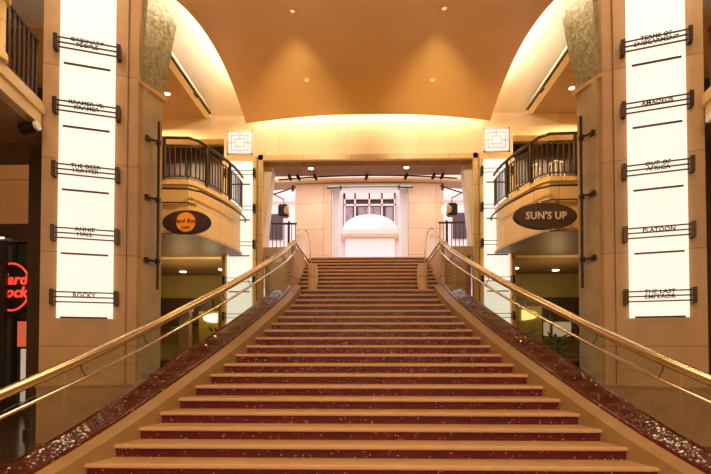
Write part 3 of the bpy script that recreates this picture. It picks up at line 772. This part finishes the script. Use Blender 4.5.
# ------------------------------------------------------------------ outer balconies and shop fronts at the picture edges
for s in (-1, 1):
    side = 'left' if s < 0 else 'right'
    t = thing('balcony', 'tan balcony edge with dark underside at the outer %s, beside the pillar' % side, 'balcony', (s*6.2, 6.5, 5.3))
    pts = [(s*5.43, 7.64), (s*5.00, 5.2), (s*9.9, 5.2), (s*9.9, 8.1), (s*5.75, 8.1), (s*5.6, 7.68)]
    obj('slab', prism(B(), pts, 5.52, 5.70), 'fascia', t)
    pts2 = [(s*5.47, 7.62), (s*5.05, 5.3), (s*9.9, 5.3), (s*9.9, 8.1), (s*5.75, 8.1), (s*5.62, 7.70)]
    obj('lower_slab', prism(B(), pts2, 5.32, 5.52), 'fascia', t)
    obj('underside', prism(B(), [(s*5.55, 7.6), (s*5.15, 5.4), (s*9.9, 5.4), (s*9.9, 8.1), (s*5.78, 8.1)], 5.26, 5.32), 'soffit', t)
    r = thing('balcony_railing', 'dark railing on the outer %s balcony above the spotlight' % side, 'railing', (s*5.6, 6.5, 5.6))
    obj('top_rail', tube(B(), [(s*(5.08+.19*(y-5.3)), y, 6.72) for y in (5.3, 6.5, 7.55)], .035, 8), 'bronze', r, smooth=True)
    obj('bottom_rail', tube(B(), [(s*(5.08+.19*(y-5.3)), y, 5.8) for y in (5.3, 7.55)], .016, 8), 'bronze', r)
    for k in range(17):
        y = 5.4+.132*k
        xb = s*(5.08+.19*(y-5.3)); obj('baluster', box(B(), xb-.016, xb+.016, y-.016, y+.016, 5.70, 6.70), 'bronze', r)
    c = thing('round_column', 'slim tan round column standing on the outer %s balcony' % side, 'column', (s*5.62, 6.75, 5.6))
    obj('shaft', lathe(B(), s*5.27, 6.42, [(.13, 5.7), (.13, 5.8), (.10, 5.84), (.10, 8.3)], 20), 'fascia', c, smooth=True)
    obj('collar', lathe(B(), s*5.27, 6.42, [(.14, 6.55), (.16, 6.6), (.14, 6.65)], 20), 'fascia', c, smooth=True)
    f = thing('spotlight', 'black spotlight with white lens on the corner of the outer %s balcony' % side, 'spotlight', (s*5.40, 7.45, 5.2))
    b = B(); tube(b, [(s*5.66, 7.42, 5.16), (s*5.56, 7.42, 5.19), (s*5.42, 7.42, 5.22)], .085, 14); obj('head', b, 'black', f)
    b = B(); tube(b, [(s*5.42, 7.42, 5.22), (s*5.375, 7.42, 5.23)], .075, 14); obj('lens', b, 'white', f)
    b = B(); tube(b, [(s*5.58, 7.42, 5.19), (s*5.58, 7.42, 5.30)], .02, 8); obj('stem', b, 'black', f)
    # wall and shop front behind
    o = struct('trim_%d' % (22 if s < 0 else 23), box(B(), s*7.2, s*10, 11.0, 11.2, 4.54, 6.0), 'court')
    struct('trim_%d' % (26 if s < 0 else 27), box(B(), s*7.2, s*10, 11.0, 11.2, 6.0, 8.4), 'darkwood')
    t = thing('shop_front', 'dark shop front in the shade at the outer %s' % side, 'shop front', (s*8.6, 11, 0))
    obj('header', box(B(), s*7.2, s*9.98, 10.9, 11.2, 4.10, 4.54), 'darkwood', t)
    obj('glass_pane', box(B(), s*7.3, s*9.98, 11.05, 11.08, .3, 4.1), 'window', t)
    for x in (7.25, 7.95, 8.44, 8.82, 9.4): obj('mullion', box(B(), s*x, s*(x+.1), 10.96, 11.1, 0, 4.1), 'black', t)
    obj('front_post', box(B(), s*8.50, s*8.62, 10.70, 10.80, 0, 4.1), 'black', t)
    obj('sill', box(B(), s*7.2, s*9.98, 10.9, 11.1, 0, .3), 'black', t)
    obj('transom', box(B(), s*7.2, s*9.98, 10.95, 11.06, 2.28, 2.42), 'black', t)
    side_wall = struct('trim_%d' % (24 if s < 0 else 25), box(B(), s*7.2, s*7.35, 11.2, 12.6, 0, 7.7), 'soffit')
# neon sign in the left shop front
t = thing('neon_sign', 'round red neon sign glowing in the left shop front', 'neon sign', (-8.5, 10.85, 2.5))
C0 = (-8.47, 3.02)
b = B(); tube(b, [(C0[0]+.46*math.cos(a), 10.86, C0[1]+.56*math.sin(a)) for a in [2*math.pi*k/40 for k in range(41)]], .022, 8); obj('ring', b, 'neon', t)
b = text_bm('Hard\nRock', .36, .012, .95, .25); xf(b, Matrix.Translation((C0[0], 10.87, C0[1]+.02))); obj('lettering', b, 'neon', t)
obj('backing', disc(B(), C0, .5, .6, 10.89, 10.93), 'black', t)
t = thing('light_tube', 'short white light tube under the left shop header', 'light', (-8.8, 10.8, 4.15))
b = B(); tube(b, [(-9.3, 10.80, 4.18), (-8.62, 10.80, 4.18)], .022, 8); obj('tube', b, 'neonwhite', t)
b = B(); box(b, -9.32, -8.60, 10.79, 10.88, 4.2, 4.24); obj('holder', b, 'bronze', t)
t = thing('lit_poster', 'tall narrow red lit display behind the left shop front', 'display', (-8.2, 10.9, .8))
obj('panel', box(B(), -8.33, -8.12, 10.90, 10.94, 1.6, 2.2), 'redlit', t)
obj('pale_strip', box(B(), -8.24, -8.14, 10.90, 10.94, .1, 1.55), glow('pale_strip', (1, .75, .6), .45), t)
t = thing('lit_poster', 'pale lit display at the far left of the left shop front', 'display', (-8.9, 10.9, 2.3))
obj('panel', box(B(), -9.05, -8.78, 10.90, 10.94, 2.35, 3.5), glow('pale_display', (1, .8, .6), .6), t)
obj('frame', box(B(), -9.09, -8.74, 10.92, 10.96, 2.3, 3.55), 'black', t)

# added lamps out of view, placed so their reflection glints on the coping
for s in (-1, 1):
    side = 'left' if s < 0 else 'right'
    t = thing('added_glint_lamp', 'added round lamp out of view before the %s pillar, for glints on the coping' % side, 'lamp', (s*4.8, 6.4, 8.6))
    obj('housing', cyl(B(), s*4.8, 6.4, 8.62, 8.75, .42, 28), 'cream', t)
    obj('lens', cyl(B(), s*4.8, 6.4, 8.58, 8.63, .36, 28), glow('glint_lamp_lens', (1, .80, .55), 26), t)
